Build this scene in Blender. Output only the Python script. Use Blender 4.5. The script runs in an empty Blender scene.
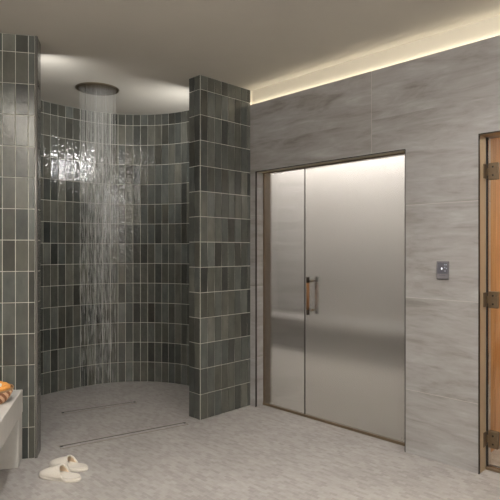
import bpy, bmesh, math, random
from mathutils import Vector, Matrix
R2 = math.sqrt(2.0)
rnd = random.Random(7)
SC = bpy.context.scene
COL = SC.collection
PI = math.pi

# room frame: x runs along the stone wall towards the right, y goes into that wall, z up.
CAM = (3.2145, -3.2145, 1.37)
FPX = 515.0
ZC = 2.78          # ceiling
ZT = 2.648         # top of the stone wall
def rc(x, z):      # (sideways, ahead) measured from the viewpoint -> room x, y
    return (CAM[0] + (x - z) / R2, CAM[1] + (x + z) / R2)

# ------------------------------------------------------------------ materials
def srgb(r, g, b):
    def f(c):
        c /= 255.0
        return c / 12.92 if c <= 0.04045 else ((c + 0.055) / 1.055) ** 2.4
    return (f(r), f(g), f(b), 1.0)

class NT:
    def __init__(s, name):
        s.m = bpy.data.materials.new(name); s.m.use_nodes = True
        s.t = s.m.node_tree; s.t.nodes.clear()
        s.out = s.t.nodes.new('ShaderNodeOutputMaterial')
    def n(s, typ, **kw):
        nd = s.t.nodes.new(typ)
        for k, v in kw.items(): setattr(nd, k, v)
        return nd
    def l(s, a, b): s.t.links.new(a, b)
    def val(s, sock, v):
        if hasattr(v, 'is_linked') or isinstance(v, bpy.types.NodeSocket): s.l(v, sock)
        else: sock.default_value = v
    def math(s, op, a, b=None, c=None):
        nd = s.n('ShaderNodeMath', operation=op)
        s.val(nd.inputs[0], a)
        if b is not None: s.val(nd.inputs[1], b)
        if c is not None: s.val(nd.inputs[2], c)
        return nd.outputs[0]
    def mix(s, fac, a, b, mode='MIX'):
        nd = s.n('ShaderNodeMix', data_type='RGBA', blend_type=mode)
        s.val(nd.inputs[0], fac); s.val(nd.inputs[6], a); s.val(nd.inputs[7], b)
        return nd.outputs[2]
    def ramp(s, fac, stops):
        nd = s.n('ShaderNodeValToRGB')
        e = nd.color_ramp.elements
        while len(e) < len(stops): e.new(0.5)
        for i, (p, c) in enumerate(stops):
            e[i].position = p; e[i].color = c
        s.val(nd.inputs[0], fac)
        return nd.outputs[0]
    def coord(s, scale=(1, 1, 1), rot=(0, 0, 0), loc=(0, 0, 0), kind='Object'):
        tc = s.n('ShaderNodeTexCoord'); mp = s.n('ShaderNodeMapping')
        mp.inputs['Scale'].default_value = scale; mp.inputs['Rotation'].default_value = rot
        mp.inputs['Location'].default_value = loc
        s.l(tc.outputs[kind], mp.inputs[0]); return mp.outputs[0]
    def noise(s, vec, scale=5, detail=4, rough=0.5, dist=0.0):
        nd = s.n('ShaderNodeTexNoise')
        s.l(vec, nd.inputs['Vector']); nd.inputs['Scale'].default_value = scale
        nd.inputs['Detail'].default_value = detail; nd.inputs['Roughness'].default_value = rough
        nd.inputs['Distortion'].default_value = dist
        return nd.outputs['Fac']
    def bump(s, h, strength=0.2, dist=0.01):
        nd = s.n('ShaderNodeBump'); nd.inputs['Strength'].default_value = strength
        nd.inputs['Distance'].default_value = dist; s.l(h, nd.inputs['Height']); return nd.outputs[0]
    def bsdf(s, color=None, rough=0.5, metal=0.0, normal=None, **kw):
        b = s.n('ShaderNodeBsdfPrincipled')
        if color is not None: s.val(b.inputs['Base Color'], color)
        s.val(b.inputs['Roughness'], rough); s.val(b.inputs['Metallic'], metal)
        if normal is not None: s.l(normal, b.inputs['Normal'])
        for k, v in kw.items(): s.val(b.inputs[k.replace('_', ' ')], v)
        s.l(b.outputs[0], s.out.inputs[0]); return b

M = {}
def simple(name, c, rough=0.5, metal=0.0, nscale=None, namt=0.15, bump=0.0, **kw):
    t = NT(name)
    if nscale:
        v = t.coord(); f = t.noise(v, nscale, 5, 0.6)
        d = tuple(x * (1 - namt) for x in c[:3]) + (1,); u = tuple(min(1, x * (1 + namt)) for x in c[:3]) + (1,)
        colr = t.ramp(f, [(0.3, d), (0.7, u)])
        nm = t.bump(f, bump, 0.004) if bump else None
        t.bsdf(colr, rough, metal, nm, **kw)
    else:
        t.bsdf(c, rough, metal, **kw)
    M[name] = t.m; return t.m

def mat_tile(key, name, amt, rough, sc):
    t = NT(name)
    at = t.n('ShaderNodeAttribute', attribute_name='Col')
    v = t.coord()
    blot = t.noise(t.coord((1, 1, 0.5)), 14, 4, 0.6)
    c = t.mix(0.6, at.outputs['Color'], t.ramp(blot, [(0.25, (0.55, 0.55, 0.55, 1)), (0.75, (1.35, 1.35, 1.3, 1))]), 'MULTIPLY')
    w1 = t.noise(v, sc, 2, 0.5); w2 = t.noise(v, sc * 2.6, 1, 0.4)
    h = t.math('ADD', w1, t.math('MULTIPLY', w2, 0.30))
    nm = t.bump(h, amt, 0.010)
    t.bsdf(c, rough, 0.0, nm, Specular_IOR_Level=0.5)
    M[key] = t.m
mat_tile('tile', 'glazed_tile', 0.10, 0.16, 34)
mat_tile('wavy_tile', 'wavy_glazed_tile', 0.42, 0.025, 26)
simple('grout', srgb(186, 183, 172), 0.85, 0, 60, 0.08)

def mat_trav(name, scale_dir, seed, joints):
    t = NT(name)
    tc = t.n('ShaderNodeTexCoord'); sep = t.n('ShaderNodeSeparateXYZ'); t.l(tc.outputs['Object'], sep.inputs[0])
    x, y, z = sep.outputs
    a = t.math('ADD', x, t.math('MULTIPLY', y, 1.0))
    # each slab has its own piece of the vein
    row = t.math('FLOOR', t.math('DIVIDE', t.math('SUBTRACT', z, 0.4275 - 0.6225), 0.6225))
    colm = t.math('FLOOR', t.math('DIVIDE', t.math('SUBTRACT', a, 1.2274), 1.3))
    comb = t.n('ShaderNodeCombineXYZ')
    t.l(t.math('MULTIPLY', a, 1.3), comb.inputs[0])
    slope = t.math('ADD', z, t.math('MULTIPLY', a, 0.01))
    t.l(t.math('MULTIPLY', slope, 6.6), comb.inputs[2])
    t.l(t.math('ADD', t.math('MULTIPLY', row, 3.7), t.math('ADD', t.math('MULTIPLY', colm, 1.9), seed)), comb.inputs[1])
    v = comb.outputs[0]
    n1 = t.noise(v, 1.5, 6, 0.62, 0.9)
    n2 = t.noise(v, 5.0, 5, 0.65, 0.5)
    f = t.math('ADD', t.math('MULTIPLY', n1, 0.7), t.math('MULTIPLY', n2, 0.3))
    c = t.ramp(f, [(0.28, srgb(107, 102, 98)), (0.40, srgb(131, 127, 123)), (0.48, srgb(143, 139, 136)), (0.58, srgb(151, 148, 146)), (0.72, srgb(166, 164, 162))])
    if joints:
        jz = t.math('ABSOLUTE', t.math('SUBTRACT', t.math('FRACT', t.math('ADD', t.math('DIVIDE', t.math('SUBTRACT', z, 0.4275), 0.6225), 0.5)), 0.5))
        jz = t.math('LESS_THAN', jz, 0.0024)
        # the top course runs uncut over the door head
        jz = t.math('MULTIPLY', jz, t.math('LESS_THAN', z, 2.1))
        jx = t.math('ABSOLUTE', t.math('SUBTRACT', t.math('FRACT', t.math('ADD', t.math('DIVIDE', t.math('SUBTRACT', a, 1.2274), 1.3), 0.5)), 0.5))
        jx = t.math('MULTIPLY', t.math('LESS_THAN', jx, 0.0013), t.math('GREATER_THAN', z, 2.056))
        j = t.math('MAXIMUM', jz, jx)
        c = t.mix(t.math('MULTIPLY', j, 0.6), c, srgb(186, 180, 172))
    t.bsdf(c, 0.38, 0, t.bump(n2, 0.05, 0.003))
    M[name] = t.m
mat_trav('stone_slab', 0, 0.0, True)
mat_trav('stone_plain', 0, 5.3, False)

def mat_floor():
    t = NT('stone_mosaic')
    v = t.coord((1, 1, 1), (0, 0, math.radians(0)))
    br = t.n('ShaderNodeTexBrick'); t.l(v, br.inputs['Vector'])
    br.offset = 0.5
    br.inputs['Scale'].default_value = 1.0
    br.inputs['Brick Width'].default_value = 0.050; br.inputs['Row Height'].default_value = 0.025
    br.inputs['Mortar Size'].default_value = 0.0012; br.inputs['Mortar Smooth'].default_value = 0.3
    br.inputs['Bias'].default_value = 0.0
    br.inputs['Color1'].default_value = srgb(146, 141, 137); br.inputs['Color2'].default_value = srgb(163, 159, 155)
    br.inputs['Mortar'].default_value = srgb(164, 159, 152)
    n = t.noise(v, 2.2, 6, 0.65); n2 = t.noise(t.coord((1, 1.8, 1)), 22, 4, 0.6)
    c = t.mix(0.8, br.outputs['Color'], t.ramp(n, [(0.3, (0.84, 0.83, 0.82, 1)), (0.7, (1.08, 1.07, 1.07, 1))]), 'MULTIPLY')
    c = t.mix(0.7, c, t.ramp(n2, [(0.3, (0.86, 0.85, 0.84, 1)), (0.7, (1.1, 1.1, 1.1, 1))]), 'MULTIPLY')
    t.bsdf(c, 0.5, 0, t.bump(br.outputs['Fac'], -0.12, 0.002))
    M['floor'] = t.m
mat_floor()

simple('ceiling_paint', srgb(193, 188, 177), 0.9, 0, 3, 0.02)
simple('band_paint', srgb(214, 207, 190), 0.85)
simple('plaster', srgb(182, 178, 171), 0.65, 0, 18, 0.06, 0.05)
simple('bronze', srgb(120, 104, 84), 0.4, 0.6, 30, 0.1)
simple('satin_bronze', srgb(214, 204, 182), 0.35, 0.9)
simple('frame_bronze', srgb(166, 148, 122), 0.45, 0.3)
simple('hinge_bronze', srgb(104, 88, 68), 0.4, 0.5, 40, 0.1)
simple('dark_bronze', srgb(52, 45, 38), 0.4, 0.7)
simple('trim_steel', srgb(104, 101, 96), 0.2, 0.35)
simple('dark_slot', srgb(30, 26, 22), 0.6)
simple('drain_steel', srgb(150, 142, 130), 0.35, 0.8)
simple('shower_plate', srgb(92, 80, 62), 0.5, 0.5)
simple('shower_rim', srgb(120, 108, 88), 0.35, 0.8)
simple('terry', srgb(200, 193, 182), 0.95, 0, 160, 0.07, 0.4)
simple('terry_lining', srgb(222, 200, 172), 0.95, 0, 160, 0.08, 0.4)
simple('mustard', srgb(206, 142, 70), 0.95, 0, 140, 0.14, 0.5)
simple('white_towel', srgb(232, 224, 208), 0.95, 0, 140, 0.07, 0.5)
simple('panel_body', srgb(112, 108, 110), 0.4, 0.1)
simple('panel_screen', srgb(88, 87, 93), 0.3)
simple('panel_mark', srgb(150, 158, 168), 0.5)
simple('tan_block', srgb(150, 118, 84), 0.7, 0, 20, 0.1)
simple('opposite_wall', srgb(160, 156, 150), 0.8, 0, 4, 0.05)

def mat_emit(name, c, s):
    t = NT(name); e = t.n('ShaderNodeEmission'); e.inputs[0].default_value = c; e.inputs[1].default_value = s
    t.l(e.outputs[0], t.out.inputs[0]); M[name] = t.m
mat_emit('led_cove', (1.0, 0.91, 0.74, 1), 9.5)
mat_emit('led_steam', (1.0, 0.985, 0.96, 1), 50)
mat_emit('led_point', (0.95, 0.97, 1.0, 1), 2)

def mat_wood(name, ca, cb, horiz=False):
    t = NT(name)
    v = t.coord((9, 9, 0.6))
    f = t.noise(v, 3.0, 5, 0.6, 0.8)
    at = t.n('ShaderNodeAttribute', attribute_name='Col')
    c = t.ramp(f, [(0.3, ca), (0.7, cb)])
    c = t.mix(1.0, c, at.outputs['Color'], 'MULTIPLY')
    t.bsdf(c, 0.5); M[name] = t.m
mat_wood('cedar', srgb(164, 116, 70), srgb(194, 150, 102))
def mat_grip():
    t = NT('grip_wood'); f = t.noise(t.coord((30, 30, 3)), 3, 4, 0.6)
    t.bsdf(t.ramp(f, [(0.3, srgb(92, 60, 28)), (0.7, srgb(124, 84, 44))]), 0.4); M['grip_wood'] = t.m
mat_grip()

def mat_glass(name, c, rough, ribs=0.0, haze=0.0):
    t = NT(name)
    nm = None
    if ribs:
        tc = t.n('ShaderNodeTexCoord'); sep = t.n('ShaderNodeSeparateXYZ'); t.l(tc.outputs['Object'], sep.inputs[0])
        w = t.math('SINE', t.math('MULTIPLY', sep.outputs[0], 2 * PI / 0.012))
        nm = t.bump(w, ribs, 0.001)
    b = t.bsdf(c, rough, 0, nm, Transmission_Weight=1.0, IOR=1.45)
    if haze:                                              # etched surface scatters part of the light
        d = t.n('ShaderNodeBsdfDiffuse'); d.inputs[0].default_value = (0.62, 0.60, 0.56, 1)
        tl = t.n('ShaderNodeBsdfTranslucent'); tl.inputs[0].default_value = (0.75, 0.73, 0.70, 1)
        a = t.n('ShaderNodeMixShader'); a.inputs[0].default_value = 0.6
        t.l(d.outputs[0], a.inputs[1]); t.l(tl.outputs[0], a.inputs[2])
        e = t.n('ShaderNodeMixShader'); e.inputs[0].default_value = haze
        t.l(b.outputs[0], e.inputs[1]); t.l(a.outputs[0], e.inputs[2]); t.l(e.outputs[0], t.out.inputs[0])
    M[name] = t.m
mat_glass('bronze_glass', (0.95, 0.93, 0.90, 1), 0.05, 0.10, 0.06)
mat_glass('frosted_glass', (0.95, 0.92, 0.88, 1), 0.19, 0.2, 0.10)
mat_glass('clear_glass', (0.97, 0.96, 0.94, 1), 0.0)
def mat_water():
    t = NT('water')
    g = t.n('ShaderNodeBsdfGlass'); g.inputs['IOR'].default_value = 1.33; g.inputs['Roughness'].default_value = 0.08
    tr = t.n('ShaderNodeBsdfTransparent'); d = t.n('ShaderNodeBsdfDiffuse'); d.inputs[0].default_value = (0.85, 0.85, 0.82, 1)
    tl = t.n('ShaderNodeBsdfTranslucent'); tl.inputs[0].default_value = (0.85, 0.85, 0.82, 1)
    a = t.n('ShaderNodeMixShader'); a.inputs[0].default_value = 0.5; t.l(d.outputs[0], a.inputs[1]); t.l(tl.outputs[0], a.inputs[2])
    b = t.n('ShaderNodeMixShader'); b.inputs[0].default_value = 0.35; t.l(a.outputs[0], b.inputs[1]); t.l(g.outputs[0], b.inputs[2])
    c = t.n('ShaderNodeMixShader'); c.inputs[0].default_value = 0.7; t.l(tr.outputs[0], c.inputs[1]); t.l(b.outputs[0], c.inputs[2])
    t.l(c.outputs[0], t.out.inputs[0]); M['water'] = t.m
mat_water()

# ------------------------------------------------------------------ mesh builder
class MB:
    def __init__(s): s.v = []; s.f = []; s.mi = []; s.c = []; s.sm = []
    def add(s, verts, faces, mi=0, col=(1, 1, 1), smooth=False):
        o = len(s.v); s.v += [tuple(p) for p in verts]
        for f in faces:
            s.f.append(tuple(o + i for i in f)); s.mi.append(mi); s.c.append(col); s.sm.append(smooth)
    def bm(s, bm, mi=0, col=(1, 1, 1), smooth=False):
        bm.verts.index_update()
        s.add([v.co[:] for v in bm.verts], [[v.index for v in f.verts] for f in bm.faces], mi, col, smooth); bm.free()
    def box(s, x0, x1, y0, y1, z0, z1, mi=0, col=(1, 1, 1), bev=0.0, seg=2, smooth=False):
        bm = bmesh.new(); bmesh.ops.create_cube(bm, size=1)
        for v in bm.verts:
            v.co = Vector(((x0 + x1) / 2 + v.co.x * (x1 - x0), (y0 + y1) / 2 + v.co.y * (y1 - y0), (z0 + z1) / 2 + v.co.z * (z1 - z0)))
        if bev: bmesh.ops.bevel(bm, geom=bm.edges[:], offset=bev, segments=seg, profile=0.5, affect='EDGES')
        s.bm(bm, mi, col, smooth)
    def prism(s, pts, z0, z1, mi=0):
        n = len(pts)
        s.add([(x, y, z0) for x, y in pts] + [(x, y, z1) for x, y in pts],
              [tuple(range(n - 1, -1, -1)), tuple(range(n, 2 * n))] + [(i, (i + 1) % n, n + (i + 1) % n, n + i) for i in range(n)], mi)
    def lathe(s, prof, n=48, mi=0, c=(0, 0), smooth=True, col=(1, 1, 1)):
        vs = []; m = len(prof)
        for i in range(n):
            a = 2 * PI * i / n
            for r, z in prof: vs.append((c[0] + r * math.cos(a), c[1] + r * math.sin(a), z))
        fs = [(i * m + j, ((i + 1) % n) * m + j, ((i + 1) % n) * m + j + 1, i * m + j + 1) for i in range(n) for j in range(m - 1)]
        s.add(vs, fs, mi, col, smooth)
    def tube(s, pts, r, n=10, mi=0, closed=False, caps=True):
        pts = [Vector(p) for p in pts]; m = len(pts); rings = []
        rr = r if isinstance(r, (list, tuple)) else [r] * m
        up = None
        for i, p in enumerate(pts):
            t = (pts[(i + 1) % m] - pts[i - 1]) if closed else (pts[min(i + 1, m - 1)] - pts[max(i - 1, 0)])
            t.normalize()
            if up is None: up = Vector((0, 0, 1)) if abs(t.z) < 0.9 else Vector((1, 0, 0))
            u = t.cross(up).normalized(); up = u.cross(t).normalized()
            rings.append([p + rr[i] * (math.cos(2 * PI * k / n) * u + math.sin(2 * PI * k / n) * up) for k in range(n)])
        vs = [q for rg in rings for q in rg]
        fs = [(i * n + k, i * n + (k + 1) % n, ((i + 1) % m) * n + (k + 1) % n, ((i + 1) % m) * n + k)
              for i in range(m if closed else m - 1) for k in range(n)]
        s.add(vs, fs, mi, (1, 1, 1), True)
        if caps and not closed:
            o = len(s.v) - len(vs)
            for rg in (list(range(n))[::-1], [(m - 1) * n + k for k in range(n)]):
                s.f.append(tuple(o + k for k in rg)); s.mi.append(mi); s.c.append((1, 1, 1)); s.sm.append(False)
    def build(s, name, mats, parent=None, loc=None, rz=0.0, fixn=True):
        me = bpy.data.meshes.new(name); me.from_pydata(s.v, [], s.f); 
        for m in (mats if isinstance(mats, (list, tuple)) else [mats]): me.materials.append(m)
        me.polygons.foreach_set('material_index', s.mi); me.polygons.foreach_set('use_smooth', s.sm)
        if any(c != (1, 1, 1) for c in s.c) or any(m.name in ('glazed_tile', 'wavy_glazed_tile', 'cedar') for m in me.materials):
            ca = me.color_attributes.new('Col', 'FLOAT_COLOR', 'CORNER')
            buf = []
            for p in me.polygons: buf += list(s.c[p.index] + (1.0,)) * p.loop_total
            ca.data.foreach_set('color', buf)
        me.update()
        if fixn:
            b = bmesh.new(); b.from_mesh(me); bmesh.ops.recalc_face_normals(b, faces=b.faces[:]); b.to_mesh(me); b.free()
        o = bpy.data.objects.new(name, me); COL.objects.link(o)
        if parent is not None: o.parent = parent
        if loc is not None: o.location = loc
        if rz: o.rotation_euler = (0, 0, rz)
        return o

def tag(o, label=None, cat=None, group=None, kind=None):
    if label: o['label'] = label
    if cat: o['category'] = cat
    if group: o['group'] = group
    if kind: o['kind'] = kind
    return o
def struct(o): o['kind'] = 'structure'; return o
def empty(name, loc, rz=0.0):
    o = bpy.data.objects.new(name, None); COL.objects.link(o); o.location = loc; o.rotation_euler = (0, 0, rz)
    o.empty_display_size = 0.1; return o

# ------------------------------------------------------------------ tiled walls
ROW = 0.205
def tile_colour():
    r = rnd.random()
    if r < 0.50:   b = rnd.uniform(0.066, 0.092)
    elif r < 0.84: b = rnd.uniform(0.088, 0.128)
    else:          b = rnd.uniform(0.040, 0.058)
    w = rnd.uniform(-0.045, 0.045)
    return (b * (0.98 + w), b * 1.0, b * (0.875 - w))
def tile_field(mb, fmap, us, z_top, z0=0.0, gap=0.0030, tilt=0.010, dep=0.006):
    zs = [z0]
    while zs[-1] + ROW < z_top - 0.01: zs.append(zs[-1] + ROW)
    zs.append(z_top)
    for i in range(len(us) - 1):
        for j in range(len(zs) - 1):
            u0, u1 = us[i] + gap / 2, us[i + 1] - gap / 2
            v0, v1 = zs[j] + gap / 2, zs[j + 1] - gap / 2
            if u1 - u0 < 0.006: continue
            b = 0.0016; ta, tb = rnd.gauss(0, tilt), rnd.gauss(0, tilt * 0.8)
            uc, vc = (u0 + u1) / 2, (v0 + v1) / 2
            base = [(u0, v0), (u1, v0), (u1, v1), (u0, v1)]
            top = [(u0 + b, v0 + b), (u1 - b, v0 + b), (u1 - b, v1 - b), (u0 + b, v1 - b)]
            vs = [fmap(u, v, 0.0) for u, v in base] + [fmap(u, v, dep + ta * (u - uc) + tb * (v - vc)) for u, v in top]
            mb.add(vs, [(4, 5, 6, 7)] + [(k, (k + 1) % 4, 4 + (k + 1) % 4, 4 + k) for k in range(4)], 0, tile_colour())
    n = len(us)
    g = 0.0016
    vs = [fmap(u, z, g) for u in us for z in (z0, z_top)]
    mb.add(vs, [(2 * i, 2 * i + 2, 2 * i + 3, 2 * i + 1) for i in range(n - 1)], 1)

def spread(a, b, pitch, from_end=False):
    us = [a]
    while us[-1] + pitch < b - 0.004: us.append(us[-1] + pitch)
    us.append(b)
    return [a + b - u for u in us[::-1]] if from_end else us

# --- right stub wall: broad face on x=0 (facing +x), end face on y=-0.566
SW, ST = 0.566, 0.14
mb = MB()
mb.box(-ST + 0.001, -0.001, -SW + 0.001, 0.0, 0, ZC, 1)
tile_field(mb, lambda u, v, d: (d, -u, v), spread(0, SW, 0.0752, True), ZC)
tile_field(mb, lambda u, v, d: (-u, -SW - d, v), [0.0, 0.07, ST], ZC)
struct(mb.build('wall_stub', [M['tile'], M['grout']], fixn=False))

# --- curved back of the shower
CC = rc(-1.140, 4.4755); CR = 0.892
JA = rc(-1.408, 3.397)                                    # outer corner of the left tiled wall
PHI = math.radians(58)
ex = Vector((math.cos(PHI), math.sin(PHI))); ey = Vector((-math.sin(PHI), math.cos(PHI)))
def lp(x, y): return (JA[0] + ex.x * x + ey.x * y, JA[1] + ex.y * x + ey.y * y)
a0 = math.acos((-ST - CC[0]) / CR)                         # meets the back of the stub
JB = lp(0.0, 0.13)
# sweep until the tangent line reaches the inner jamb
dx, dy = JB[0] - CC[0], JB[1] - CC[1]; dd = math.hypot(dx, dy)
a1 = math.atan2(dy, dx) - math.acos(CR / dd) if dd > CR else math.atan2(dy, dx)
while a1 < a0: a1 += 2 * PI
ctrl = []
k = 0
while True:                                               # true arc round the right and the back
    a = a0 + k * 0.04; k += 1
    p = (CC[0] + CR * math.cos(a), CC[1] + CR * math.sin(a))
    px_ = ((p[0] - CAM[0]) + (p[1] - CAM[1])) / R2
    if px_ < -1.33: break
    ctrl.append(p)
ctrl += [rc(*p) for p in ((-1.545, 5.262), (-1.757, 5.083), (-1.965, 4.845), (-2.075, 4.55), (-2.05, 4.18), (-1.84, 3.80))] + [JB]
dense = []
for i in range(len(ctrl) - 1):
    P0, P1, P2, P3 = (Vector(ctrl[max(0, min(len(ctrl) - 1, i + d))]) for d in (-1, 0, 1, 2))
    for q in range(10):
        t = q / 10
        dense.append(0.5 * ((2 * P1) + (P2 - P0) * t + (2 * P0 - 5 * P1 + 4 * P2 - P3) * t * t + (3 * P1 - P0 - 3 * P2 + P3) * t ** 3))
dense.append(Vector(ctrl[-1]))
cum = [0.0]
for i in range(1, len(dense)): cum.append(cum[-1] + (dense[i] - dense[i - 1]).length)
ARC = cum[-1]
def curve(u):
    u = max(0.0, min(ARC, u)); i = 0
    while i < len(cum) - 2 and cum[i + 1] < u: i += 1
    t = (u - cum[i]) / (cum[i + 1] - cum[i])
    return dense[i].lerp(dense[i + 1], t)
def cmap(u, v, d):
    p = curve(u); t = (curve(u + 0.03) - curve(u - 0.03)).normalized()
    n = Vector((-t.y, t.x))
    return (p.x + n.x * d, p.y + n.y * d, v)
mb = MB()
tile_field(mb, cmap, spread(0.0, ARC, 0.0768), ZC, tilt=0.011)
us = spread(0, ARC, 0.06)
vs = [cmap(u, z, d) for u in us for d in (0.0, -0.02) for z in (0, ZC)]
mb.add(vs, [(4 * i, 4 * i + 4, 4 * i + 5, 4 * i + 1) for i in range(len(us) - 1)] + [(4 * i + 2, 4 * i + 6, 4 * i + 7, 4 * i + 3) for i in range(len(us) - 1)], 1)
struct(mb.build('wall_shower', [M['wavy_tile'], M['grout']], fixn=False))

# --- left tiled wall with metal corner
mb = MB()
def lmap(u, v, d): return lp(u, -d) + (v,)
LW = 0.70
tile_field(mb, lmap, [-LW] + [-0.050 - 0.079 * k for k in range(8, -1, -1)] + [-0.010], ZC, tilt=0.006)
tile_field(mb, lambda u, v, d: lp(d, u) + (v,), [0.012, 0.071, 0.130], ZC, tilt=0.006)
mb.prism([lp(-LW, 0.001), lp(-0.001, 0.001), lp(-0.001, 0.129), lp(-LW, 0.129)], 0, ZC, 1)
struct(mb.build('wall_left', [M['tile'], M['grout']], fixn=False))
mb = MB()
pts = [lp(-0.009, -0.007), lp(-0.006, -0.0075), lp(-0.001, -0.0055), lp(0.004, -0.002), lp(0.0065, 0.003), lp(0.0065, 0.012), lp(0.0, 0.012), lp(-0.002, 0.002), lp(-0.009, 0.0)]
mb.prism(pts, 0, ZC)
struct(mb.build('trim_1', M['trim_steel']))

# ------------------------------------------------------------------ stone wall with two openings
D1 = (0.068, 1.491, 2.055); D2 = (1.976, 2.78, 2.08); TH = 0.20; XR = 6.0
mb = MB()
for x0, x1, z0 in ((0.0, D1[0], 0), (D1[0], D1[1], D1[2]), (D1[1], D2[0], 0), (D2[0], D2[1], D2[2]), (D2[1], XR, 0)):
    mb.box(x0, x1, 0, 0.004, z0, ZT)          # face sheet of the lip
    mb.box(x0, x1, 0.004, TH, z0, ZT - 0.03)
struct(mb.build('wall_right', M['stone_slab'], fixn=False))
mb = MB(); mb.box(-0.004, XR, 0.026, TH, ZT - 0.03, ZC); mb.box(-0.004, 0.001, -0.001, 0.026, ZT - 0.03, ZC)
struct(mb.build('trim_2', M['band_paint']))
mb = MB(); mb.box(0.01, XR - 0.01, 0.006, 0.022, ZT - 0.012, ZT - 0.009)
struct(mb.build('trim_3', M['led_cove']))
# thin dark edge trims round the openings
for k, D in ((4, D1), (5, D2)):
    mb = MB(); e = 0.005
    mb.box(D[0], D[0] + e, -0.002, 0.012, 0, D[2]); mb.box(D[1] - e, D[1], -0.002, 0.012, 0, D[2])
    mb.box(D[0], D[1], -0.002, 0.012, D[2] - e, D[2])
    struct(mb.build('trim_%d' % k, M['dark_bronze']))

# ------------------------------------------------------------------ floor, ceiling, unseen shell
mb = MB(); mb.box(-6, XR + 0.2, -8, 5, -0.1, 0); struct(mb.build('floor', M['floor']))
mb = MB(); mb.box(-6, XR + 0.2, -8, 5, ZC, ZC + 0.1); struct(mb.build('ceiling', M['ceiling_paint']))
mb = MB(); mb.box(XR, XR + 0.1, -8, 0.2, 0, ZC); struct(mb.build('wall_end', M['opposite_wall']))
q0, q1 = lp(-LW, 0.12), lp(-LW, -8.0)
q2, q3 = lp(-LW - 0.1, -8.0), lp(-LW - 0.1, 0.12)
mb = MB(); mb.prism([q0, q1, q2, q3], 0, ZC); struct(mb.build('wall_bench', M['stone_plain']))
mb = MB(); mb.box(-1, XR, -7.6, -7.5, 0, ZC); struct(mb.build('wall_back', M['opposite_wall']))

# ------------------------------------------------------------------ steam room behind the glass
SB = 2.66
mb = MB(); mb.box(-2.4, 1.9, SB, SB + 0.1, 0, ZC); struct(mb.build('wall_steam_back', M['stone_plain']))
mb = MB(); mb.box(-2.5, -2.4, TH, SB, 0, ZC); struct(mb.build('wall_steam_left', M['stone_plain']))
mb = MB(); mb.box(1.62, 1.72, TH, SB, 0, ZC); struct(mb.build('wall_steam_right', M['stone_plain']))
mb = MB(); mb.box(-2.4, 0.0, TH - 0.06, TH, 0, ZC); struct(mb.build('wall_steam_front', M['stone_plain']))
b = empty('steam_room_bench', (0, 2.18, 0))
m = MB(); m.box(-2.38, 1.6, -0.02, 0.46, 0.36, 0.44, 0, bev=0.006); m.build('seat_slab', M['stone_plain'], b)
m = MB(); m.box(-2.38, 1.6, 0.06, 0.46, 0.0, 0.36); m.build('riser', M['stone_plain'], b)
tag(b, 'long pale stone bench along the back of the steam room, seen through the glass', 'bench')
mb = MB(); mb.box(-2.3, 1.6, SB - 0.20, SB - 0.17, 2.74, 2.75); struct(mb.build('trim_6', M['led_steam']))

GY = 0.105
o = MB(); o.box(D1[0] + 0.006, 0.536, GY - 0.005, GY + 0.005, 0.022, D1[2] - 0.012, bev=0.0015, seg=1)
w1 = struct(o.build('window_1', M['bronze_glass']))
m = MB(); m.box(D1[0] + 0.005, D1[0] + 0.02, GY - 0.012, GY + 0.012, 0, D1[2] - 0.005); m.box(D1[0] + 0.0005, D1[0] + 0.006, GY + 0.012, TH, 0, D1[2]); m.build('side_channel', M['bronze'], w1)
m = MB(); m.box(0.533, 0.5385, GY - 0.006, GY + 0.006, 0.02, D1[2] - 0.01); m.build('edge_seal', M['dark_bronze'], w1)
o = MB(); o.box(0.5405, D1[1] - 0.008, GY - 0.005, GY + 0.005, 0.022, D1[2] - 0.012, bev=0.0015, seg=1)
d1 = struct(o.build('door_1', M['frosted_glass']))
mb = MB(); mb.box(D1[0], D1[1], GY - 0.014, GY + 0.014, 0, 0.02); mb.box(D1[0], D1[1], GY - 0.014, GY + 0.014, D1[2] - 0.012, D1[2])
struct(mb.build('trim_7', M['bronze']))
mb = MB(); mb.box(D1[0] + 0.005, D1[1] - 0.005, 0.006, GY - 0.014, D1[2] - 0.004, D1[2]); struct(mb.build('trim_9', M['satin_bronze']))  # pale satin lining added to brighten the soffit with floor bounce
# pull handle: a bar on each side, through-bolted
hx, hz = 0.612, 1.0
for sgn in (-1, 1):
    yb = GY + sgn * 0.058
    g = MB(); g.tube([(hx, yb, hz - 0.108), (hx, yb, hz + 0.108)], 0.013, 16)
    h = g.build('pull_handle', M['grip_wood'], d1)
    h['label'] = 'bronze tipped wooden pull bar on the ' + ('outside' if sgn < 0 else 'inside') + ' of the glass'
    for e in (-1, 1):
        c = MB(); c.tube([(hx, yb, hz + e * 0.108), (hx, yb, hz + e * 0.150), (hx, yb, hz + e * 0.152)], [0.0136, 0.0136, 0.012], 16)
        c.build('end_cap', M['dark_bronze'], h)
        s_ = MB(); s_.tube([(hx, GY + sgn * 0.0055, hz + e * 0.118), (hx, yb, hz + e * 0.118)], 0.006, 12)
        s_.tube([(hx, GY + sgn * 0.0052, hz + e * 0.118), (hx, GY + sgn * 0.011, hz + e * 0.118)], 0.011, 14)
        s_.build('standoff', M['bronze'], h)

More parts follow.
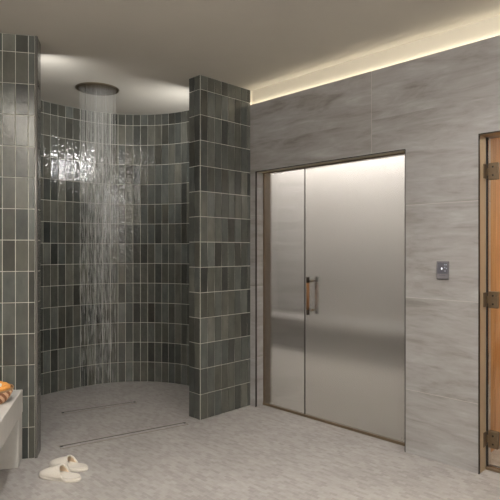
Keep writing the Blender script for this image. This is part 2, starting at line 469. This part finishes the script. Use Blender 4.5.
# ------------------------------------------------------------------ sauna
def planks(name, p0, p1, inward, n, z1=2.3):
    p0, p1, inward = Vector(p0), Vector(p1), Vector(inward); d = (p1 - p0)
    mb = MB()
    for i in range(n):
        a = p0 + d * (i / n + 0.004 / d.length); b_ = p0 + d * ((i + 1) / n)
        k = rnd.uniform(0.72, 1.12)
        t = 0.014
        pts = [a, b_, b_ + inward * t, a + inward * t]
        mm = len(mb.f); mb.prism([(q.x, q.y) for q in pts], 0.0, z1)
        for q in range(mm, len(mb.f)): mb.c[q] = (k, k * rnd.uniform(0.96, 1.0), k * 0.95)
    m0 = len(mb.f); q = [p0 - inward * 0.004, p1 - inward * 0.004, p1, p0]
    mb.prism([(v.x, v.y) for v in q], 0, z1)
    for k in range(m0, len(mb.f)): mb.c[k] = (0.25, 0.22, 0.2)
    return struct(mb.build(name, M['cedar'], fixn=True))
SX0, SX1, SY1 = 1.90, 4.0, 2.3
planks('wall_sauna_left', (SX0, TH), (SX0, SY1), (1, 0), 24)
planks('wall_sauna_back', (SX0, SY1), (SX1, SY1), (0, -1), 24)
planks('wall_sauna_right', (SX1, SY1), (SX1, TH), (-1, 0), 24)
mb = MB(); mb.box(D2[0] + 0.0005, D2[0] + 0.004, 0.012, 0.104, 0, D2[2]); mb.box(D2[0], D2[1], 0.012, 0.104, D2[2] - 0.004, D2[2])
struct(mb.build('trim_10', M['frame_bronze']))
mb = MB(); mb.box(SX0, SX1, TH, SY1, 2.3, 2.36); struct(mb.build('ceiling_sauna', M['cedar']))
mb = MB(); mb.box(SX0, SX1, TH - 0.02, SY1, 0.0, 0.012); struct(mb.build('floor_sauna', M['floor']))
mb = MB(); mb.box(D2[0], D2[1], 0.10, 0.14, 0, 0.014); struct(mb.build('trim_8', M['bronze']))
G2 = 0.125
mb = MB(); mb.box(D2[0] + 0.012, D2[1] - 0.012, G2 - 0.005, G2 + 0.005, 0.018, D2[2] - 0.02, bev=0.0015, seg=1)
d2 = struct(mb.build('door_2', M['clear_glass']))
m = MB(); m.box(D2[0] + 0.001, D2[0] + 0.012, G2 - 0.004, G2 + 0.012, 0.016, D2[2] - 0.004); m.build('edge_seal', M['dark_slot'], d2)
for z in (0.19, 1.06, 1.86):
    g = MB(); g.box(D2[0] + 0.016, D2[0] + 0.075, G2 - 0.018, G2 + 0.018, z - 0.052, z + 0.052, bev=0.003)
    h = g.build('hinge', M['hinge_bronze'], d2)
    k = MB(); k.box(D2[0] + 0.001, D2[0] + 0.007, G2 - 0.060, G2 + 0.03, z - 0.045, z + 0.045, bev=0.002); k.box(D2[0] + 0.004, D2[0] + 0.02, G2 - 0.014, G2 + 0.014, z - 0.022, z + 0.022)
    k.build('wall_plate', M['hinge_bronze'], h)
    k = MB()
    for e in (-0.026, 0.026): k.tube([(D2[0] + 0.046, G2 - 0.0175, z + e), (D2[0] + 0.046, G2 - 0.0205, z + e)], 0.006, 12)
    k.build('screw', M['dark_bronze'], h)

# ------------------------------------------------------------------ bench on the left
b = empty('bench', lp(0, 0) + (0,), PHI + 0.026)
m = MB(); m.box(-0.66, -0.083, -2.4, -0.010, 0.31, 0.46, bev=0.004); m.build('seat_slab', M['plaster'], b)
for y0, y1 in ((-0.145, -0.010), (-2.4, -2.265)):
    m = MB(); m.box(-0.66, -0.086, y0, y1, 0.0, 0.31, bev=0.003); m.build('leg', M['plaster'], b)
tag(b, 'thick pale grey plaster bench against the tiled wall at the left edge', 'bench')

# ------------------------------------------------------------------ basket and towels on the bench
bx, by = rc(-1.545, 3.07)
bz = 0.461
bk = empty('basket', (bx, by, bz), 0.3); bk.scale = (1.04, 1.04, 1.08)
mb = MB(); N = 96; rows = 12
prof = [(0.0, 0.002)] 
vs = []; fs = []; cols = []
for j in range(rows + 1):
    t = j / rows; z = 0.004 + 0.070 * t; r0 = 0.080 + 0.036 * math.sin(t * PI / 2)
    for i in range(N):
        a = 2 * PI * i / N
        r = r0 + 0.0028 * math.sin(a * 24 + (PI if j % 2 else 0))
        vs.append((r * math.cos(a), r * math.sin(a), z))
for j in range(rows):
    for i in range(N):
        cc = (1, 1, 1) if (((i + j) // 3) % 2) else (0.38, 0.22, 0.14)
        mb.add([vs[j * N + i], vs[j * N + (i + 1) % N], vs[(j + 1) * N + (i + 1) % N], vs[(j + 1) * N + i]], [(0, 1, 2, 3)], 0, cc)
t_ = NT('wicker'); at = t_.n('ShaderNodeAttribute', attribute_name='Col')
t_.bsdf(t_.mix(1.0, at.outputs['Color'], srgb(206, 170, 138), 'MULTIPLY'), 0.7); M['wicker'] = t_.m
mb.build('woven_side', M['wicker'], bk)
mb = MB(); mb.lathe([(0.0, 0.0), (0.078, 0.0), (0.080, 0.006), (0.0, 0.006)], 48); mb.build('base', M['tan_block'], bk)
mb = MB(); mb.tube([(0.1165 * math.cos(2 * PI * k / 48), 0.1165 * math.sin(2 * PI * k / 48), 0.074) for k in range(48)], 0.005, 8, closed=True)
mb.build('rim', M['tan_block'], bk)
tag(bk, 'round woven basket of brown and cream strips on the left bench', 'basket')
# mustard towel curled round the inside of the basket
mb = MB(); pts = []; rr = []
for k in range(64):
    a = 2 * PI * k / 64
    pts.append((0.094 * math.cos(a), 0.094 * math.sin(a), 0.080 + 0.006 * math.sin(3 * a + 1)))
    rr.append(0.0155 + 0.002 * math.sin(5 * a) + 0.0015 * math.sin(17 * a))
mb.tube(pts, rr, 18, closed=True)
o = mb.build('towel', M['mustard'], None, (bx, by, bz + 0.005), 0.3)
tag(o, 'mustard orange towel curled in a ring on top of the woven basket', 'towel')
mb = MB()
sp = []
for k in range(90):
    a = k * 0.28; r = 0.004 + 0.00128 * a * 0.9 
    sp.append((r * math.cos(a), r * math.sin(a)))
L = 0.048
prev = None
for k in range(len(sp) - 1):
    (x0, y0), (x1, y1) = sp[k], sp[k + 1]
    mb.add([(x0, y0, -L), (x1, y1, -L), (x1, y1, L), (x0, y0, L)], [(0, 1, 2, 3)], 0, (1, 1, 1), True)
o = mb.build('rolled_towel', M['white_towel'], None, (bx + 0.030, by + 0.020, bz + 0.060))
sm = o.modifiers.new('thick', 'SOLIDIFY'); sm.thickness = 0.006; sm.offset = 0
tag(o, 'small white rolled towel standing inside the mustard towel ring', 'towel')

# ------------------------------------------------------------------ slippers
def slipper_width(t):       # t: 0 toe .. 1 heel
    a = 0.047 * (1 - abs(2 * t - 1) ** 3.2) ** 0.5
    return a * (1.0 - 0.13 * math.exp(-((t - 0.62) / 0.2) ** 2) - 0.01 * t)
def make_slipper(name, toe, heel, mirror, label):
    L = math.hypot(heel[0] - toe[0], heel[1] - toe[1]); ang = math.atan2(heel[1] - toe[1], heel[0] - toe[0])
    root = empty(name, (toe[0], toe[1], 0), ang)
    N = 40
    ts = [0.5 - 0.5 * math.cos(PI * i / N) for i in range(N + 1)]
    def outline(sc, dx=0.0):
        up = [(t * L * (1 - 2 * dx / L) + dx, slipper_width(t) * sc * 1.0) for t in ts]
        return up + [(x, -y) for x, y in up[-2:0:-1]]
    def bend(x): return 0.004 * mirror * math.sin(PI * x / L)
    def slab(nm, sc, dx, z0, z1, mat, rnd_=0.003):
        o0, o1 = outline(sc, dx), outline(sc * 0.94, dx + 0.002)
        rings = [(o1, z0), (o0, z0 + rnd_), (o0, z1 - rnd_), (o1, z1)]
        vs = [(x, y + bend(x), z) for o_, z in rings for x, y in o_]; n = len(o0)
        fs = [(r * n + i, r * n + (i + 1) % n, (r + 1) * n + (i + 1) % n, (r + 1) * n + i) for r in range(3) for i in range(n)]
        mbb = MB(); mbb.add(vs, fs, 0, (1, 1, 1), True); mbb.add(vs[:n][::-1], [tuple(range(n))]); mbb.add(vs[3 * n:], [tuple(range(n))])
        return mbb.build(nm, mat, root)
    slab('sole', 1.06, 0.0, 0.0, 0.017, M['terry'])
    slab('footbed', 0.96, 0.006, 0.0165, 0.025, M['terry'])
    # upper: closed toe vault, open at the back
    T1 = 0.54; nu, nv = 18, 18; vs = []
    for i in range(nu + 1):
        t = 0.012 + (T1 - 0.012) * i / nu
        w = slipper_width(t) * 1.03
        H = 0.010 + 0.056 * (t / T1) ** 0.62
        for j in range(nv + 1):
            a = PI * j / nv
            y = w * math.cos(a); z = 0.012 + H * (math.sin(a) ** 0.8)
            x = t * L - 0.030 * (1 - math.sin(a)) * (t / T1) ** 2 * -1.0 - 0.012 * math.sin(a) * (t / T1) ** 3
            vs.append((x, y + bend(x), z))
    fs = [(i * (nv + 1) + j, (i + 1) * (nv + 1) + j, (i + 1) * (nv + 1) + j + 1, i * (nv + 1) + j + 1) for i in range(nu) for j in range(nv)]
    mbb = MB(); mbb.add(vs, fs, 0, (1, 1, 1), True)
    up = mbb.build('upper', [M['terry'], M['terry_lining']], root)
    s_ = up.modifiers.new('thick', 'SOLIDIFY'); s_.thickness = 0.006; s_.offset = -1; s_.material_offset = 1
    mbb = MB(); edge = vs[nu * (nv + 1):]
    mbb.tube(edge, 0.0042, 8); mbb.build('edge_binding', M['terry'], up)
    return tag(root, label, 'slipper', 'pair of slippers on the floor')
make_slipper('slipper', rc(-1.275, 3.125), rc(-1.005, 3.055), 1, 'cream terry slipper of the pair, the one nearer the viewer and the bench')
make_slipper('slipper', rc(-1.270, 3.275), rc(-1.010, 3.200), -1, 'cream terry slipper of the pair, the one behind, closer to the shower drain')

# ------------------------------------------------------------------ shower head, water, drains
hx_, hy_ = rc(-1.335, 4.51)
sh = empty('shower_head', (hx_, hy_, ZC))
HR = 0.184
mb = MB(); mb.lathe([(HR - 0.010, -0.001), (HR - 0.010, -0.005), (HR, -0.004), (HR + 0.001, 0.0)], 72); mb.build('flange', M['shower_rim'], sh)
mb = MB(); mb.lathe([(0.0, -0.002), (HR - 0.010, -0.002), (HR - 0.010, 0.0), (0.0, 0.0)], 72); mb.build('spray_plate', M['shower_plate'], sh)
jets = []
for k in range(1, 9):
    r = 0.019 * k; n = 6 * k
    for i in range(n):
        a = 2 * PI * (i + 0.3 * k) / n; jets.append((r * math.cos(a), r * math.sin(a)))
mb = MB()
for x, y in jets: mb.lathe([(0.003, -0.002), (0.0026, -0.005), (0.0, -0.005)], 8, c=(x, y))
tag(mb.build('nozzles', M['dark_slot'], sh), kind='stuff')
tag(sh, 'large round bronze rain shower head set flush in the shower ceiling', 'shower head')

mb = MB()
for x, y in jets:
    rr = math.hypot(x, y)
    if rr > 0.155 or rnd.random() < 0.05 + 0.30 * (rr > 0.12): continue
    z = ZC - 0.006
    wob = rnd.uniform(-0.003, 0.003), rnd.uniform(-0.003, 0.003)
    # an unbroken thread first, then drops that stretch as they fall
    pull = 0.0
    def P(z): 
        q = (ZC - z) / ZC
        return (hx_ + x * (1 - pull * q) + wob[0] * q, hy_ + y * (1 - pull * q) + wob[1] * q, z)
    L0 = rnd.uniform(0.15, 0.9)
    mb.tube([P(z), P(z - L0 / 2), P(z - L0)], [0.0004, 0.0007, 0.0004], 5, caps=False)
    z -= L0
    while z > 0.12:
        ln = rnd.uniform(0.04, 0.20); gap = rnd.uniform(0.01, 0.10) * (1.0 + 0.7 * (ZC - z) / ZC)
        z -= gap
        if z - ln < 0.02: break
        if rnd.random() < 0.85 * max(0.0, 1.7 - z) / 1.7: z -= ln; continue
        r = rnd.choice((0.0006, 0.0007, 0.0008, 0.0010, 0.0015))
        mb.tube([P(z), P(z - ln * 0.6), P(z - ln)], [0.0003, r, 0.0004], 5, caps=False)
        z -= ln
o = mb.build('shower_water', M['water'])
tag(o, 'column of falling water drops under the round shower head', 'water', kind='stuff')

def drain(p0, p1, width, label, small):
    L = math.hypot(p1[0] - p0[0], p1[1] - p0[1]); a = math.atan2(p1[1] - p0[1], p1[0] - p0[0])
    r = empty('linear_drain', (p0[0], p0[1], 0), a)
    w = width
    m = MB()
    m.box(-0.004, L + 0.004, -w - 0.003, -w, 0, 0.0025); m.box(-0.004, L + 0.004, 0.006, 0.009, 0, 0.0025)
    m.box(-0.006, -0.003, -w - 0.003, 0.009, 0, 0.0025); m.box(L + 0.003, L + 0.006, -w - 0.003, 0.009, 0, 0.0025)
    m.build('frame', M['drain_steel'], r)
    m = MB(); m.box(0, L, -0.0055 if not small else 0.003, 0.006, 0, 0.0012); m.build('slot', M['dark_slot'], r)
    for x in (0.0, L - 0.018):
        m = MB(); m.box(x, x + 0.018, -0.020, 0.006, 0.0012, 0.0026); m.build('lifting_notch', M['dark_slot'], r)
    m = MB(); m.box(0, L, -w, -0.0065, 0, 0.0018); m.build('tile_insert', M['floor'], r)
    tag(r, label, 'drain', 'line drains in the shower floor')
drain(rc(-1.325, 3.59), rc(-0.515, 4.085), 0.05, 'longer dark slot drain crossing the shower entrance in front', False)
drain(rc(-1.585, 4.335), rc(-1.035, 4.645), 0.04, 'shorter fainter slot drain under the falling shower water', True)

# ------------------------------------------------------------------ control panel
def wall_pt(px, py, y0=0.0):
    r = (px - 250) / FPX; k = (y0 - CAM[1]) * R2 / (1 + r)
    return CAM[0] + k * (r - 1) / R2, CAM[2] + (250 - py) / FPX * k
cx, cz = wall_pt(443.2, 270.2)
c = empty('control_panel', (cx, 0, cz))
m = MB(); m.box(-0.040, 0.040, -0.012, 0, -0.058, 0.058, bev=0.004); m.build('body', M['panel_body'], c)
m = MB(); m.box(-0.032, 0.034, -0.0135, -0.011, -0.022, 0.048, bev=0.0005, seg=1); m.build('screen', M['panel_screen'], c)
m = MB()
m.box(-0.007, 0.000, -0.0150, -0.0130, 0.006, 0.016, bev=0.0008, seg=1); m.build('indicator_light', M['led_point'], c)
for x, z in ((0.016, 0.036), (0.026, 0.036), (0.016, 0.018), (0.027, 0.012), (0.018, -0.004)):
    m = MB(); m.box(x - 0.003, x + 0.003, -0.0142, -0.013, z - 0.004, z + 0.004); m.build('button_mark', M['panel_mark'], c)
m = MB(); m.box(-0.022, 0.022, -0.0128, -0.0115, -0.034, -0.031); m.build('button_mark', M['panel_screen'], c)
tag(c, 'small grey touch panel with a glowing white dot on the stone wall', 'control panel')

# ------------------------------------------------------------------ lamps
def area(name, loc, size, power, colr, spread=PI, rot=(0, 0, 0), sy=None):
    l = bpy.data.lights.new(name, 'AREA'); l.energy = power; l.color = colr; l.spread = spread
    l.shape = 'DISK' if sy is None else 'RECTANGLE'; l.size = size
    if sy is not None: l.size_y = sy
    o = bpy.data.objects.new(name, l); COL.objects.link(o); o.location = loc; o.rotation_euler = rot; return o
WARM = (1.0, 0.98, 0.96)
for i, (x, y, p) in enumerate(((1.15, -2.35, 20), (0.0, -2.93, 20), (2.2, -1.2, 14), (3.8, -1.2, 18), (3.0, -3.6, 22), (4.8, -3.0, 20))):
    area('downlight', (x, y, ZC - 0.01), 0.11, p, WARM, math.radians(150))
# unseen strips added by the other walls, filling the room off the ceiling
area('fill_strip', (XR - 0.12, -3.6, ZC - 0.25), 0.10, 200, WARM, PI, (0, math.radians(150), 0), 6.5)
area('fill_strip', (2.6, -7.35, ZC - 0.25), 6.0, 200, WARM, PI, (math.radians(150), 0, 0), 0.10)
cx_, cy_ = lp(-LW + 0.14, -4.4)
area('fill_strip', (cx_, cy_, ZC - 0.25), 0.10, 160, WARM, PI, (0, math.radians(-165), PHI), 5.0)
area('shower_lamp', (-0.215, -0.31, 2.44), 0.16, 5.5, WARM, math.radians(165), (math.radians(84), 0, PI / 2), 0.05)
area('shower_lamp', rc(-1.495, 3.625) + (2.57,), 0.045, 2.4, WARM, math.radians(165), (math.radians(80), 0, PHI - 0.15), 0.07)
area('steam_fill', (-0.4, 1.2, 2.62), 3.4, 34, (1.0, 0.985, 0.96), PI, (math.radians(80), 0, 0), 0.25)  # unseen washer added to spread light over the steam room's back wall
area('steam_fill', (-0.4, 1.95, ZC - 0.03), 3.6, 30, (1.0, 0.99, 0.97), PI, (math.radians(40), 0, 0), 0.35)  # second added fill, for the bright gradient at the top of that wall
area('sauna_lamp', (2.9, 1.2, 2.28), 0.3, 32, (1.0, 0.90, 0.70))

w = bpy.data.worlds.new('World'); SC.world = w; w.use_nodes = True
w.node_tree.nodes['Background'].inputs[0].default_value = (0.6, 0.55, 0.48, 1)
w.node_tree.nodes['Background'].inputs[1].default_value = 0.0

# ------------------------------------------------------------------ camera
cd = bpy.data.cameras.new('Camera'); cam = bpy.data.objects.new('Camera', cd); COL.objects.link(cam)
cd.sensor_width = 36; cd.lens = FPX / 500 * 36; cd.clip_start = 0.05
cam.location = CAM; cam.rotation_euler = (PI / 2, 0, PI / 4)
SC.camera = cam
SC.view_settings.view_transform = 'Standard'; SC.view_settings.look = 'None'
SC.view_settings.exposure = 0.28; SC.view_settings.gamma = 1.0
